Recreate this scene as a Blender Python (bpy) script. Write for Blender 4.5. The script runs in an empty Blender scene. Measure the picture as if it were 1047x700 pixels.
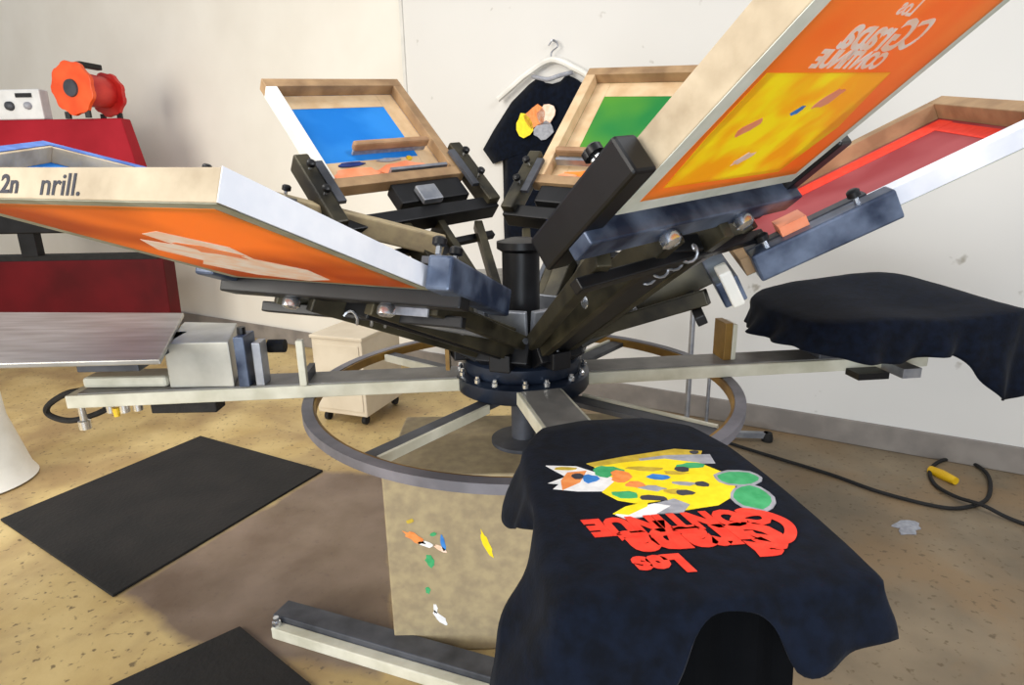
import bpy, bmesh, math, random
from mathutils import Vector as V, Matrix, noise
random.seed(7)
PI = math.pi
SC = bpy.context.scene
COL = SC.collection
HUB = V((0.03, 1.79, 0))

# ------------------------------------------------------------------ materials
def lin(h):
    h = h.lstrip('#')
    r = [int(h[i:i+2], 16)/255 for i in (0, 2, 4)]
    return tuple((c/12.92 if c <= .04045 else ((c+.055)/1.055)**2.4) for c in r) + (1,)
MATS = {}
def mat(name, c1, c2=None, rough=.6, metal=0, scale=12, bump=0, detail=5, stretch=None, lo=.35, hi=.65, bscale=None, sheen=0, spec=.5):
    if name in MATS: return MATS[name]
    m = bpy.data.materials.new(name); m.use_nodes = True
    nt = m.node_tree; N = nt.nodes; L = nt.links
    b = N['Principled BSDF']
    b.inputs['Roughness'].default_value = rough
    b.inputs['Metallic'].default_value = metal
    b.inputs['Specular IOR Level'].default_value = spec
    if sheen:
        b.inputs['Sheen Weight'].default_value = sheen
        b.inputs['Sheen Roughness'].default_value = .5
    tc = N.new('ShaderNodeTexCoord'); mp = N.new('ShaderNodeMapping')
    L.new(tc.outputs['Object'], mp.inputs['Vector'])
    if stretch: mp.inputs['Scale'].default_value = stretch
    no = N.new('ShaderNodeTexNoise'); no.inputs['Scale'].default_value = scale
    no.inputs['Detail'].default_value = detail
    L.new(mp.outputs[0], no.inputs['Vector'])
    rp = N.new('ShaderNodeValToRGB')
    rp.color_ramp.elements[0].position = lo; rp.color_ramp.elements[1].position = hi
    rp.color_ramp.elements[0].color = lin(c1); rp.color_ramp.elements[1].color = lin(c2 or c1)
    L.new(no.outputs['Fac'], rp.inputs[0]); L.new(rp.outputs[0], b.inputs['Base Color'])
    if bump:
        n2 = N.new('ShaderNodeTexNoise'); n2.inputs['Scale'].default_value = bscale or scale*4
        n2.inputs['Detail'].default_value = 4
        L.new(mp.outputs[0], n2.inputs['Vector'])
        bp = N.new('ShaderNodeBump'); bp.inputs['Strength'].default_value = bump; bp.inputs['Distance'].default_value = .01
        L.new(n2.outputs['Fac'], bp.inputs['Height']); L.new(bp.outputs[0], b.inputs['Normal'])
    MATS[name] = m
    return m

M = dict(
    wood=mat('frame wood', '#a8957a', '#cdbb9e', .6, scale=11, stretch=(1, 1, 1), bump=.1),
    wooddark=mat('taped brown wood', '#8f6c4c', '#b8906a', .6, scale=10),
    tape=mat('masking tape', '#c7a77f', '#d8bd97', .55, scale=14),
    white=mat('white rail tape', '#dfe2ea', '#f2f3f7', .5, scale=10),
    railgrey=mat('frame edge', '#c3c6b6', '#dedfd3', .5, scale=12),
    wood2=mat('aged frame wood', '#86694a', '#ac8c66', .6, scale=10, bump=.1),
    black=mat('black steel', '#0b0b0d', '#1b1b1e', .42, .3, scale=8),
    olive=mat('oiled olive steel', '#1d1b15', '#4c4634', .45, .4, scale=9),
    blue=mat('blue grey cast metal', '#1e2a42', '#76839a', .38, .35, scale=9, lo=.38, hi=.72),
    steel=mat('brushed steel', '#8d919a', '#b3b5ba', .38, .75, scale=14),
    chrome=mat('chrome', '#d5d7db', '#eef0f2', .2, .9),
    alu=mat('aluminium pallet', '#8d8a84', '#a9a7a3', .36, .6, scale=5, stretch=(1, 6, 1)),
    cream=mat('cream painted steel', '#b9b6a2', '#d6d3c2', .5, scale=10),
    armtop=mat('worn grey arm top', '#6f6d6b', '#8d8a85', .5, .2, scale=9),
    ringgrey=mat('grey ring steel', '#66656c', '#807e86', .5, .3, scale=9),
    brass=mat('brown ochre paint', '#6b4c18', '#94702c', .5, .2, scale=9),
    disc=mat('dark blue disc', '#141c2b', '#2b3547', .35, .4, scale=6),
    cloth=mat('black cotton', '#070b14', '#0c1321', .95, scale=40, bump=.1, sheen=.03, spec=.12),
    clothin=mat('black cotton inside', '#050608', '#08090c', .98, spec=.1),
    red=mat('dark red enamel', '#8c0418', '#a41426', .6, scale=2.2, spec=.2),
    reddeep=mat('deep red enamel', '#480208', '#600610', .6, scale=2.2, spec=.2),
    orangep=mat('orange plastic', '#e04a18', '#f0602a', .4, scale=6),
    redp=mat('red plastic', '#b81a1c', '#d93a2e', .4, scale=6),
    plast=mat('white plastic', '#dedbd2', '#efede6', .4, scale=6),
    rubber=mat('black rubber', '#0d0c0c', '#1a1817', .8, scale=25, bump=.3),
    matr=mat('black rubber mat', '#0c0b0a', '#1b1816', .85, scale=5, bump=.3, bscale=60),
    card=mat('tan board', '#94856a', '#a89876', .75, scale=30, bump=.05),
    base=mat('base board', '#77706a', '#8d857d', .6, scale=6),
    darkbar=mat('dark grey steel', '#34363c', '#55575e', .5, .3, scale=9),
    inkorange=mat('orange ink', '#f4761c', '#fd8a30', .35, scale=12),
    inksalmon=mat('salmon ink', '#ef8252', '#f8a078', .35, scale=12),
    inkblue=mat('navy ink', '#16275c', '#27408a', .35, scale=12),
    stencil=mat('yellow stencil', '#fbb404', '#fddd08', .4, scale=11, lo=.42, hi=.58),
    pink=mat('pale pink ink', '#f3c3a2', '#fbdcc9', .4, scale=40),
    pyellow=mat('print yellow', '#f2d50c', '#fae21b', .6, scale=60),
    pred=mat('print red', '#e8301c', '#f2402a', .6, scale=60),
    pgreen=mat('print green', '#2e9a5c', '#46ad70', .6, scale=60),
    pwhite=mat('print white', '#e2e2e2', '#f4f4f4', .6, scale=60),
    polive=mat('print olive', '#b59a2c', '#cdb23a', .6, scale=60),
    pgrey=mat('print grey', '#8e9098', '#a6a8b0', .6, scale=60),
    pblue=mat('print blue', '#2b74c0', '#3b88d6', .6, scale=60),
    porange=mat('print orange', '#e8813a', '#f09a55', .6, scale=60),
    marker=mat('marker ink', '#2b2b33', '#3c3c46', .7),
    yellowp=mat('yellow plastic', '#d8a90e', '#e8bf20', .45),
    bluetape=mat('blue tape', '#2f56a4', '#4f78c0', .5, scale=20),
)
def fabric(name, c1, c2, scale=6, trans=.45):
    """stretched polyester mesh: lets some daylight through"""
    m = bpy.data.materials.new(name); m.use_nodes = True
    nt = m.node_tree; N = nt.nodes; L = nt.links
    b = N['Principled BSDF']; b.inputs['Roughness'].default_value = .5
    tc = N.new('ShaderNodeTexCoord'); no = N.new('ShaderNodeTexNoise'); no.inputs['Scale'].default_value = scale
    L.new(tc.outputs['Object'], no.inputs['Vector'])
    rp = N.new('ShaderNodeValToRGB'); rp.color_ramp.elements[0].position = .38; rp.color_ramp.elements[1].position = .62
    rp.color_ramp.elements[0].color = lin(c1); rp.color_ramp.elements[1].color = lin(c2)
    L.new(no.outputs['Fac'], rp.inputs[0]); L.new(rp.outputs[0], b.inputs['Base Color'])
    t = N.new('ShaderNodeBsdfTranslucent'); L.new(rp.outputs[0], t.inputs['Color'])
    mx = N.new('ShaderNodeMixShader'); mx.inputs[0].default_value = trans
    L.new(b.outputs[0], mx.inputs[1]); L.new(t.outputs[0], mx.inputs[2]); L.new(mx.outputs[0], N['Material Output'].inputs[0])
    return m
F_OR = fabric('orange emulsion mesh', '#fd9128', '#ffa23a')
F_ORL = fabric('orange brown mesh', '#c9600f', '#ffa038', 3)
F_BL = fabric('blue emulsion mesh', '#1c94ec', '#38a8f8')
F_GR = fabric('green emulsion mesh', '#2f9a4c', '#6cb53c', 3)
F_RD = fabric('red emulsion mesh', '#b8464c', '#c86468', 5)
F_YE = fabric('yellow stencil mesh', '#ffc814', '#fff020', 11)
F_PK = fabric('pale stencil mesh', '#ffdcc0', '#fff2e6', 30, .15)

# ------------------------------------------------------------------ mesh builder
WM = {}
class MB:
    def __init__(s, tf=None): s.v = []; s.f = []; s.tf = tf
    def add(s, vs, fs):
        o = len(s.v)
        for p in vs: s.v.append(V(s.tf(*p)) if s.tf else V(p))
        for f in fs: s.f.append([i+o for i in f])
        return s
    def box(s, a, b):
        (x0, y0, z0), (x1, y1, z1) = a, b
        return s.add([(x0,y0,z0),(x1,y0,z0),(x1,y1,z0),(x0,y1,z0),(x0,y0,z1),(x1,y0,z1),(x1,y1,z1),(x0,y1,z1)],
                     [(0,3,2,1),(4,5,6,7),(0,1,5,4),(1,2,6,5),(2,3,7,6),(3,0,4,7)])
    def prism(s, pts, z0, z1):
        n = len(pts)
        return s.add([(x, y, z0) for x, y in pts]+[(x, y, z1) for x, y in pts],
                     [list(range(n))[::-1], list(range(n, 2*n))]+[(i, (i+1) % n, n+(i+1) % n, n+i) for i in range(n)])
    def beam(s, a, b, w, h, up=V((0, 0, 1))):
        a = V(a); b = V(b); d = (b-a).normalized(); r = d.cross(up)
        if r.length < 1e-4: r = V((1, 0, 0))
        r.normalize(); u = r.cross(d)
        P = []
        for c in (a, b):
            for i, j in ((-1,-1),(1,-1),(1,1),(-1,1)): P.append(c+r*w/2*i+u*h/2*j)
        return s.add(P, [(0,3,2,1),(4,5,6,7),(0,1,5,4),(1,2,6,5),(2,3,7,6),(3,0,4,7)])
    def tube(s, pts, r, n=10, closed=False):
        pts = [V(p) for p in pts]; m = len(pts); rings = []
        rr = r if isinstance(r, (list, tuple)) else [r]*m
        prev = None
        for i in range(m):
            if closed: d = pts[(i+1) % m]-pts[i-1]
            else: d = pts[min(i+1, m-1)]-pts[max(i-1, 0)]
            d.normalize()
            if prev is None:
                u = d.cross(V((0, 0, 1)))
                if u.length < .05: u = d.cross(V((1, 0, 0)))
            else: u = prev-d*prev.dot(d)
            u.normalize(); prev = u; w = d.cross(u)
            rings.append([pts[i]+(u*math.cos(2*PI*k/n)+w*math.sin(2*PI*k/n))*rr[i] for k in range(n)])
        vs = [p for q in rings for p in q]; fs = []
        for i in range(m if closed else m-1):
            for k in range(n):
                a = i*n+k; b = i*n+(k+1) % n; c = ((i+1) % m)*n+(k+1) % n; d = ((i+1) % m)*n+k
                fs.append((a, b, c, d))
        if not closed: fs += [list(range(n))[::-1], [(m-1)*n+k for k in range(n)]]
        return s.add(vs, fs)
    def lathe(s, c, prof, n=32, axis=V((0, 0, 1)), closed=True):
        c = V(c); axis = V(axis).normalized()
        u = axis.cross(V((0, 0, 1)))
        if u.length < .01: u = V((1, 0, 0))
        u.normalize(); w = axis.cross(u); vs = []; fs = []
        for r, h in prof:
            for k in range(n):
                a = 2*PI*k/n; vs.append(c+axis*h+(u*math.cos(a)+w*math.sin(a))*r)
        m = len(prof)
        for i in range(m-1):
            for k in range(n): fs.append((i*n+k, i*n+(k+1) % n, (i+1)*n+(k+1) % n, (i+1)*n+k))
        if closed: fs += [list(range(n))[::-1], [(m-1)*n+k for k in range(n)]]
        return s.add(vs, fs)
    def build(s, name, m, parent=None, smooth=False, bevel=0, kind=None, label=None, solid=0):
        if parent is not None: W = WM[parent.name]
        else:
            xs = [p.x for p in s.v]; ys = [p.y for p in s.v]; zs = [p.z for p in s.v]
            W = Matrix.Translation(((min(xs)+max(xs))/2, (min(ys)+max(ys))/2, min(zs)))
        I = W.inverted()
        me = bpy.data.meshes.new(name)
        me.from_pydata([I @ p for p in s.v], [], s.f)
        bm = bmesh.new(); bm.from_mesh(me)
        if not getattr(s, 'open', False): bmesh.ops.recalc_face_normals(bm, faces=bm.faces)
        if smooth:
            for f in bm.faces: f.smooth = True
            for e in bm.edges:
                if len(e.link_faces) == 2 and e.calc_face_angle(0) > .75: e.smooth = False
        bm.to_mesh(me); bm.free()
        me.materials.append(m if not isinstance(m, str) else M[m])
        o = bpy.data.objects.new(name, me); COL.objects.link(o)
        if parent is not None:
            o.parent = parent; WM[o.name] = W
        else:
            o.matrix_world = W; WM[o.name] = W
        if bevel:
            bv = o.modifiers.new('bevel', 'BEVEL'); bv.width = bevel; bv.segments = 2; bv.limit_method = 'ANGLE'; bv.angle_limit = .7
        if solid:
            sd = o.modifiers.new('solid', 'SOLIDIFY'); sd.thickness = solid; sd.offset = 0
        if kind: o['kind'] = kind
        if label: o['label'] = label
        return o
def tag(o, label, cat, group=None):
    o['label'] = label; o['category'] = cat
    if group: o['group'] = group
    return o
def thing(name, loc, label, cat, group=None):
    o = bpy.data.objects.new(name, None); o.empty_display_size = .1; COL.objects.link(o)
    o.location = loc; WM[o.name] = Matrix.Translation(loc)
    return tag(o, label, cat, group)
def text_mesh(txt, size, shear=0, offset=0):
    cu = bpy.data.curves.new('t', 'FONT'); cu.body = txt; cu.size = size; cu.align_x = 'CENTER'; cu.shear = shear
    cu.offset = offset; cu.resolution_u = 3
    o = bpy.data.objects.new('t', cu); COL.objects.link(o)
    dg = bpy.context.evaluated_depsgraph_get()
    me = bpy.data.meshes.new_from_object(o.evaluated_get(dg))
    vs = [tuple(p.co) for p in me.vertices]; fs = [tuple(p.vertices) for p in me.polygons]
    bpy.data.objects.remove(o); bpy.data.curves.remove(cu); bpy.data.meshes.remove(me)
    return vs, fs

# ------------------------------------------------------------------ room
def wall_y(x): return 6-.593*(x+3.28)
nW = V((-.510, -.860, 0)); uW = V((.860, -.510, 0))
def wallmat():
    m = bpy.data.materials.new('painted wall'); m.use_nodes = True
    nt = m.node_tree; N = nt.nodes; L = nt.links; b = N['Principled BSDF']; b.inputs['Roughness'].default_value = .75
    tc = N.new('ShaderNodeTexCoord'); no = N.new('ShaderNodeTexNoise'); no.inputs['Scale'].default_value = 1.3; no.inputs['Detail'].default_value = 6
    L.new(tc.outputs['Object'], no.inputs['Vector'])
    rp = N.new('ShaderNodeValToRGB'); rp.color_ramp.elements[0].color = lin('#d3d0ca'); rp.color_ramp.elements[1].color = lin('#dedbd6')
    L.new(no.outputs['Fac'], rp.inputs[0])
    n2 = N.new('ShaderNodeTexNoise'); n2.inputs['Scale'].default_value = 9; n2.inputs['Detail'].default_value = 3
    L.new(tc.outputs['Object'], n2.inputs['Vector'])
    r2 = N.new('ShaderNodeValToRGB'); r2.color_ramp.elements[0].position = .24; r2.color_ramp.elements[1].position = .3
    r2.color_ramp.elements[0].color = lin('#c8c4bc'); r2.color_ramp.elements[1].color = (1, 1, 1, 1)
    L.new(n2.outputs['Fac'], r2.inputs[0])
    mx = N.new('ShaderNodeMixRGB'); mx.blend_type = 'MULTIPLY'; mx.inputs[0].default_value = 1
    L.new(rp.outputs[0], mx.inputs[1]); L.new(r2.outputs[0], mx.inputs[2]); L.new(mx.outputs[0], b.inputs['Base Color'])
    return m
WALLM = wallmat()
seam = V((-.687, wall_y(-.687), 0))
def wall_piece(name, x0, x1, off, m):
    mb = MB(); a = V((x0, wall_y(x0), 0))-nW*off; b = V((x1, wall_y(x1), 0))-nW*off
    c = b-nW*.12; d = a-nW*.12
    mb.prism([(p.x, p.y) for p in (a, b, c, d)], 0, 3.4)
    return mb.build(name, m, kind='structure')
wall_piece('wall_back', -.687, 6.0, 0, WALLM)
wl = mat('cream wall', '#e0dace', '#e8e3d8', .75, scale=1.5)
wall_piece('wall_back_left', -9, -.687, .012, wl)
mb = MB(); a = V((-9, wall_y(-9), 0)); b = V((6, wall_y(6), 0))
q = [a, b, b+nW*.014, a+nW*.014]
mb.prism([(p.x, p.y) for p in q], .001, .135).build('baseboard_back', 'base', kind='structure', bevel=.004)
p = seam+nW*.012
MB().prism([((p+uW*s+nW*t).x, (p+uW*s+nW*t).y) for s, t in ((-.012, -.012), (.012, -.012), (.012, .0), (-.012, .0))], .14, 3.4).build('trim_1', mat('seam trim', '#cfccc4', '#d8d5cd', .7), kind='structure')

def floormat():
    m = bpy.data.materials.new('stained concrete floor'); m.use_nodes = True
    nt = m.node_tree; N = nt.nodes; L = nt.links; b = N['Principled BSDF']; b.inputs['Roughness'].default_value = .55
    geo = N.new('ShaderNodeNewGeometry'); P = geo.outputs['Position']
    def noi(sc, det=6, dist=0):
        n = N.new('ShaderNodeTexNoise'); n.inputs['Scale'].default_value = sc; n.inputs['Detail'].default_value = det; n.inputs['Distortion'].default_value = dist
        L.new(P, n.inputs['Vector']); return n.outputs['Fac']
    def ramp(src, p0, p1, c0, c1):
        r = N.new('ShaderNodeValToRGB'); r.color_ramp.elements[0].position = p0; r.color_ramp.elements[1].position = p1
        r.color_ramp.elements[0].color = c0; r.color_ramp.elements[1].color = c1; L.new(src, r.inputs[0]); return r.outputs[0]
    def mixc(f, a, bb, mode='MIX'):
        x = N.new('ShaderNodeMixRGB'); x.blend_type = mode
        if isinstance(f, float): x.inputs[0].default_value = f
        else: L.new(f, x.inputs[0])
        for i, s_ in ((1, a), (2, bb)):
            if isinstance(s_, tuple): x.inputs[i].default_value = s_
            else: L.new(s_, x.inputs[i])
        return x.outputs[0]
    def math_(op, a, bb=None):
        x = N.new('ShaderNodeMath'); x.operation = op; x.use_clamp = False
        for i, s_ in ((0, a), (1, bb)):
            if s_ is None: continue
            if isinstance(s_, (int, float)): x.inputs[i].default_value = s_
            else: L.new(s_, x.inputs[i])
        return x.outputs[0]
    W1 = (1, 1, 1, 1); K0 = (0, 0, 0, 1)
    yellow = ramp(noi(3), .3, .7, lin('#b0955f'), lin('#cdb680'))
    greyb = ramp(noi(3.5), .3, .7, lin('#6c5f4c'), lin('#8c7c64'))
    sep = N.new('ShaderNodeSeparateXYZ'); L.new(P, sep.inputs[0])
    # paint worn greyer towards the right, with some light falloff put into the colour
    t = math_('ADD', sep.outputs['X'], math_('MULTIPLY', noi(1.6), 1.6))
    fac = ramp(math_('MULTIPLY', math_('ADD', t, -.2), .6), .2, .8, K0, W1)
    c = mixc(fac, yellow, greyb)
    # brown patches
    c = mixc(ramp(noi(2.3, 8, .5), .44, .63, K0, (.68, .68, .68, 1)), c, lin('#8a6f4d'))
    # specks
    c = mixc(ramp(noi(38, 3), .61, .69, K0, (.8, .8, .8, 1)), c, lin('#5a4a33'))
    # darker brown quad beside the black mat (half planes, world coordinates)
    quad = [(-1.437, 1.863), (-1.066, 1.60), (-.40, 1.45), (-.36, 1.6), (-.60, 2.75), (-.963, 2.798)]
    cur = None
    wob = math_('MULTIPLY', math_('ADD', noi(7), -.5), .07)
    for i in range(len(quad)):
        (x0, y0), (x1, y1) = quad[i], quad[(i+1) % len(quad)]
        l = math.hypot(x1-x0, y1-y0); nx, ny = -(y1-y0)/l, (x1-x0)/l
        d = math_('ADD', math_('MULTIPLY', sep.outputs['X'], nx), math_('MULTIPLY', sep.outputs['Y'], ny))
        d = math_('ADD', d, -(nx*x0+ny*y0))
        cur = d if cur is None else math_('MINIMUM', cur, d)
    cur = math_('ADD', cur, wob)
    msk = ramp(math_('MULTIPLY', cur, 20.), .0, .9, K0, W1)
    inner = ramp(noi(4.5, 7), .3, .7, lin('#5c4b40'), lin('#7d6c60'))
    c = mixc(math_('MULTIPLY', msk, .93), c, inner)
    L.new(c, b.inputs['Base Color'])
    bp = N.new('ShaderNodeBump'); bp.inputs['Strength'].default_value = .15; bp.inputs['Distance'].default_value = .01
    L.new(noi(25), bp.inputs['Height']); L.new(bp.outputs[0], b.inputs['Normal'])
    return m
MB().prism([(-9, -.6), (6, -.6), (6, wall_y(6)), (-9, wall_y(-9))], -.1, 0).build('floor', floormat(), kind='structure')

# ------------------------------------------------------------------ things on the floor
mq = [(-2.24, 2.368), (-1.784, 3.223), (-.955, 2.774), (-1.425, 1.847)]
tag(MB().prism(mq, .0005, .012).build('floor_mat', 'matr', bevel=.003), 'large black rubber mat lying square on the floor at left, below the bare pallet', 'mat')
tag(MB().prism([(-.906, 1.682), (-.585, 1.43), (-.95, 1.0), (-1.29, 1.36)], .0005, .012).build('floor_mat', 'matr', bevel=.003), 'small dark mat cut off by the bottom edge, in front of the steel floor rail', 'mat')
def blob(cx, cy, rx, ry, rot=0, n=14, j=.25, seed=0):
    rd = random.Random(seed); o = []
    for k in range(n):
        a = 2*PI*k/n; r = 1+rd.uniform(-j, j); x = rx*r*math.cos(a); y = ry*r*math.sin(a)
        o.append((cx+x*math.cos(rot)-y*math.sin(rot), cy+x*math.sin(rot)+y*math.cos(rot)))
    return o
rail = thing('floor_rail', (-.6, 1.6, 0), 'dark flat steel rail with a bolt, lying on the floor before the tan press base', 'rail')
d1 = V((.421, -.162, 0)).normalized(); n1 = V((-d1.y, d1.x, 0)); o1 = V((-.79, 1.675, 0))
def rl(x, y, z): return o1+d1*x+n1*y+V((0, 0, z))
MB(rl).box((0, 0, .0), (.8, .075, .06)).build('bar', 'darkbar', rail, bevel=.004)
MB(rl).box((.02, -.035, 0), (.85, -.0005, .04)).build('side_angle', 'cream', rail, bevel=.003)
MB(rl).lathe(rl(.03, -.018, .04), [(.014, 0), (.014, .014), (.009, .018), (.009, .03)], 6).v and None
bb = MB(); bb.lathe(rl(.03, -.018, .04), [(.014, 0), (.014, .014), (.009, .016), (.009, .03)], 8); bb.build('bolt', 'chrome', rail)

def smooth_path(pts, k=8):
    out = []
    n = len(pts); P = [V(p) for p in pts]
    for i in range(n-1):
        p0, p1, p2, p3 = P[max(i-1, 0)], P[i], P[i+1], P[min(i+2, n-1)]
        for j in range(k):
            t = j/k
            out.append(.5*((2*p1)+(p2-p0)*t+(2*p0-5*p1+4*p2-p3)*t*t+(3*p1-p0-3*p2+p3)*t**3))
    out.append(P[-1]); return out
hz = .01
hose = [(1.05, 3.12, hz), (1.2, 2.95, hz), (1.332, 2.815, hz), (1.511, 2.632, hz), (1.645, 2.462, hz), (1.82, 2.331, hz), (1.943, 2.327, hz), (2.085, 2.403, hz), (2.229, 2.60, hz+.004),
        (2.24, 2.76, hz), (2.13, 2.76, hz), (2.0, 2.66, hz), (1.93, 2.52, hz), (1.94, 2.40, hz+.006), (1.98, 2.30, hz+.022), (2.05, 2.22, hz), (2.16, 2.1, hz), (2.35, 1.95, hz)]
cord = thing('air_hose', (1.6, 2.5, 0), 'thin black hose looping across the floor near the baseboard at right', 'hose')
MB().tube(smooth_path(hose), .0085, 8).build('tube', 'rubber', cord, smooth=True)
MB().tube([(2.0, 2.66, .012), (2.015, 2.6, .016), (2.03, 2.53, .02)], [.02, .024, .018], 10).build('connector', 'yellowp', cord, smooth=True, label='yellow connector')
tag(MB().prism(blob(1.60, 2.19, .06, .035, .4, seed=5, j=.4), .0005, .006).build('paper_scrap', 'pgrey'), 'crumpled pale scrap lying on the floor, below the black hose', 'scrap')

# white flared bin, lower left
bn = thing('plastic_bin', (-2.62, 2.72, 0), 'tall white flared plastic bin cut off by the left edge of the photo', 'bin')
MB().lathe((-2.62, 2.72, 0), [(.22, 0), (.235, .01), (.215, .05), (.16, .32), (.155, .55), (.17, .56), (.17, .575), (.15, .575), (.14, .1)], 40, closed=True).build('body', 'plast', bn, smooth=True)

# small beige cart behind the press, on casters
ct = thing('rolling_cabinet', (-.98, 3.62, 0), 'small beige cabinet on black casters standing on the floor behind the press', 'cabinet')
cu_ = V((.94, -.34, 0)).normalized(); cv_ = V((.34, .94, 0)); co = V((-1.17, 3.44, 0))
def cl(x, y, z): return co+cu_*x+cv_*y+V((0, 0, z))
beige = mat('beige cabinet paint', '#c5b7a0', '#d3c6b0', .5, scale=5)
MB(cl).box((0, 0, .06), (.34, .42, .52)).build('body', beige, ct, bevel=.006)
MB(cl).box((-.008, -.008, .52), (.348, .428, .54)).build('top', beige, ct, bevel=.004)
MB(cl).box((.02, -.006, .09), (.32, -.0005, .28)).build('door', beige, ct, bevel=.003)
MB(cl).box((.02, -.006, .30), (.32, -.0005, .49)).build('drawer', beige, ct, bevel=.003)
for x, y in ((.04, .04), (.30, .04), (.04, .38), (.30, .38)):
    w = MB(); w.lathe(cl(x, y, .028)-cu_*.012, [(.0275, 0), (.0275, .024)], 18, axis=cu_)
    w.beam(cl(x, y, .03), cl(x, y, .06), .012, .012); w.build('caster', 'rubber', ct)

# steel stand with a pole behind right
st = thing('pole_stand', (.93, 3.05, 0), 'thin steel pole stand standing behind the press, left of the plain black shirt', 'stand')
MB().tube([(.93, 3.05, .03), (.93, 3.05, .98)], .014, 10).build('pole', 'steel', st, smooth=True)
MB().tube([(1.02, 3.0, .05), (1.02, 3.0, .5)], .009, 10).build('brace', 'steel', st, smooth=True)
MB().beam((.75, 3.12, .035), (1.37, 3.04, .035), .03, .03).build('foot_rail', 'steel', st)
MB().beam((.93, 2.9, .035), (.93, 3.2, .035), .03, .03).build('foot_rail', 'steel', st)
for x, y in ((1.37, 3.04), (.75, 3.12)):
    MB().lathe((x, y, 0), [(.028, 0), (.03, .02), (.022, .05)], 16).build('rubber_foot', 'rubber', st)

# ------------------------------------------------------------------ red dryer far left
dr = thing('conveyor_dryer', (-3.6, 5.05, 0), 'big dark red conveyor dryer with sloped hood against the far left wall', 'dryer')
def slope_box(mb, x0, x1, xt1, y0, y1, z0, z1, yt0=None):
    yt0 = y0 if yt0 is None else yt0
    mb.add([(x0,y0,z0),(x1,y0,z0),(x1,y1,z0),(x0,y1,z0),(x0,yt0,z1),(xt1,yt0,z1),(xt1,y1,z1),(x0,y1,z1)],
           [(0,3,2,1),(4,5,6,7),(0,1,5,4),(1,2,6,5),(2,3,7,6),(3,0,4,7)])
    return mb
slope_box(MB(), -4.9, -2.84, -2.97, 4.95, 5.12, 1.22, 1.88, 4.99).build('hood', 'red', dr, bevel=.01)
slope_box(MB(), -4.9, -2.9, -2.905, 4.96, 5.11, 1.02, 1.22).build('hood_skirt', 'black', dr, bevel=.01)
slope_box(MB(), -4.9, -2.835, -2.82, 4.97, 5.15, .30, .80).build('cabinet', 'reddeep', dr, bevel=.01)
MB().box((-4.9, 4.98, .80), (-2.87, 5.14, .84)).build('belt', 'rubber', dr)
for x in (-4.85, -3.95):
    MB().box((x, 4.97, .84), (x+.13, 5.05, 1.02)).build('post', 'black', dr)
for x, y in ((-4.8, 4.98), (-2.95, 4.98), (-4.8, 5.08), (-2.95, 5.08)):
    MB().box((x, y, 0), (x+.06, y+.06, .30)).build('leg', 'black', dr)

# control box on dryer
cb = thing('control_box', (-3.75, 5.1, 1.88), 'white control box with dials standing on the red dryer, left of the orange reels', 'control box')
MB().box((-4.1, 5.0, 1.8815), (-3.56, 5.1, 2.10)).build('case', mat('grey white case', '#cfcfce', '#dcdcdb', .4), cb, bevel=.01)
for x, r in ((-3.95, .03), (-3.80, .035), (-3.66, .028)):
    MB().lathe((x, 5.0, 1.98), [(r, 0), (r*.9, .02), (r*.5, .03)], 18, axis=(0, -1, 0)).build('dial', 'darkbar' if r > .03 else 'pgrey', cb, smooth=True)
MB().box((-3.74, 4.99, 2.04), (-3.62, 4.9995, 2.07)).build('display', 'black', cb)
# cord reel: an orange and a red toothed flange on one axle
def reel(c, R_, off, m1, m2, label):
    t = thing('cord_reel', (c[0], c[1], 1.8815), label, 'reel')
    ax = V((.25, .97, 0)).normalized(); c = V(c)
    u = V((-ax.y, ax.x, 0)); w = V((0, 0, 1))
    for sgn, m, lb in ((-1, m1, 'orange flange'), (1, m2, 'red flange')):
        mb = MB(); n = 60; ring = []
        rr = R_ if sgn < 0 else R_*.86
        for k in range(n):
            a = 2*PI*k/n; r = rr*(1+.055*max(-.6, min(.6, math.cos(a*9))) ); ring.append(u*r*math.cos(a)+w*r*math.sin(a))
        cc = c+ax*off*sgn+(w*0 if sgn < 0 else -w*(R_-rr)*.6)
        A = [cc-ax*.016+p for p in ring]; B = [cc+ax*.016+p for p in ring]
        mb.add(A+B, [list(range(n))[::-1], list(range(n, 2*n))]+[(i, (i+1) % n, n+(i+1) % n, n+i) for i in range(n)])
        mb.build('flange', m, t, bevel=.004, label=lb)
        MB().lathe(cc-ax*.016, [(rr*.34, 0), (rr*.32, -.014)], 24, axis=ax).build('hub', 'darkbar', t, smooth=True)
        for q in (-1, 1):
            p = cc+u*q*rr*.5; MB().box((p.x-.018, p.y-.012, 1.882), (p.x+.018, p.y+.012, cc.z-rr*.86)).build('foot', 'black', t)
    MB().lathe(c-ax*(off-.017), [(R_*.62, 0), (R_*.66, .05), (R_*.6, 2*off-.034)], 28, axis=ax).build('wound_cord', m2, t, smooth=True)
    MB().beam(c-ax*off*.5+w*(R_*.95), c+ax*off*.8+w*(R_*.95), .05, .04).build('handle', 'black', t, bevel=.006)
reel((-3.24, 5.12, 2.095), .19, .15, M['orangep'], M['redp'], 'cord reel with an orange and a red toothed flange on top of the red dryer')

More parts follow.
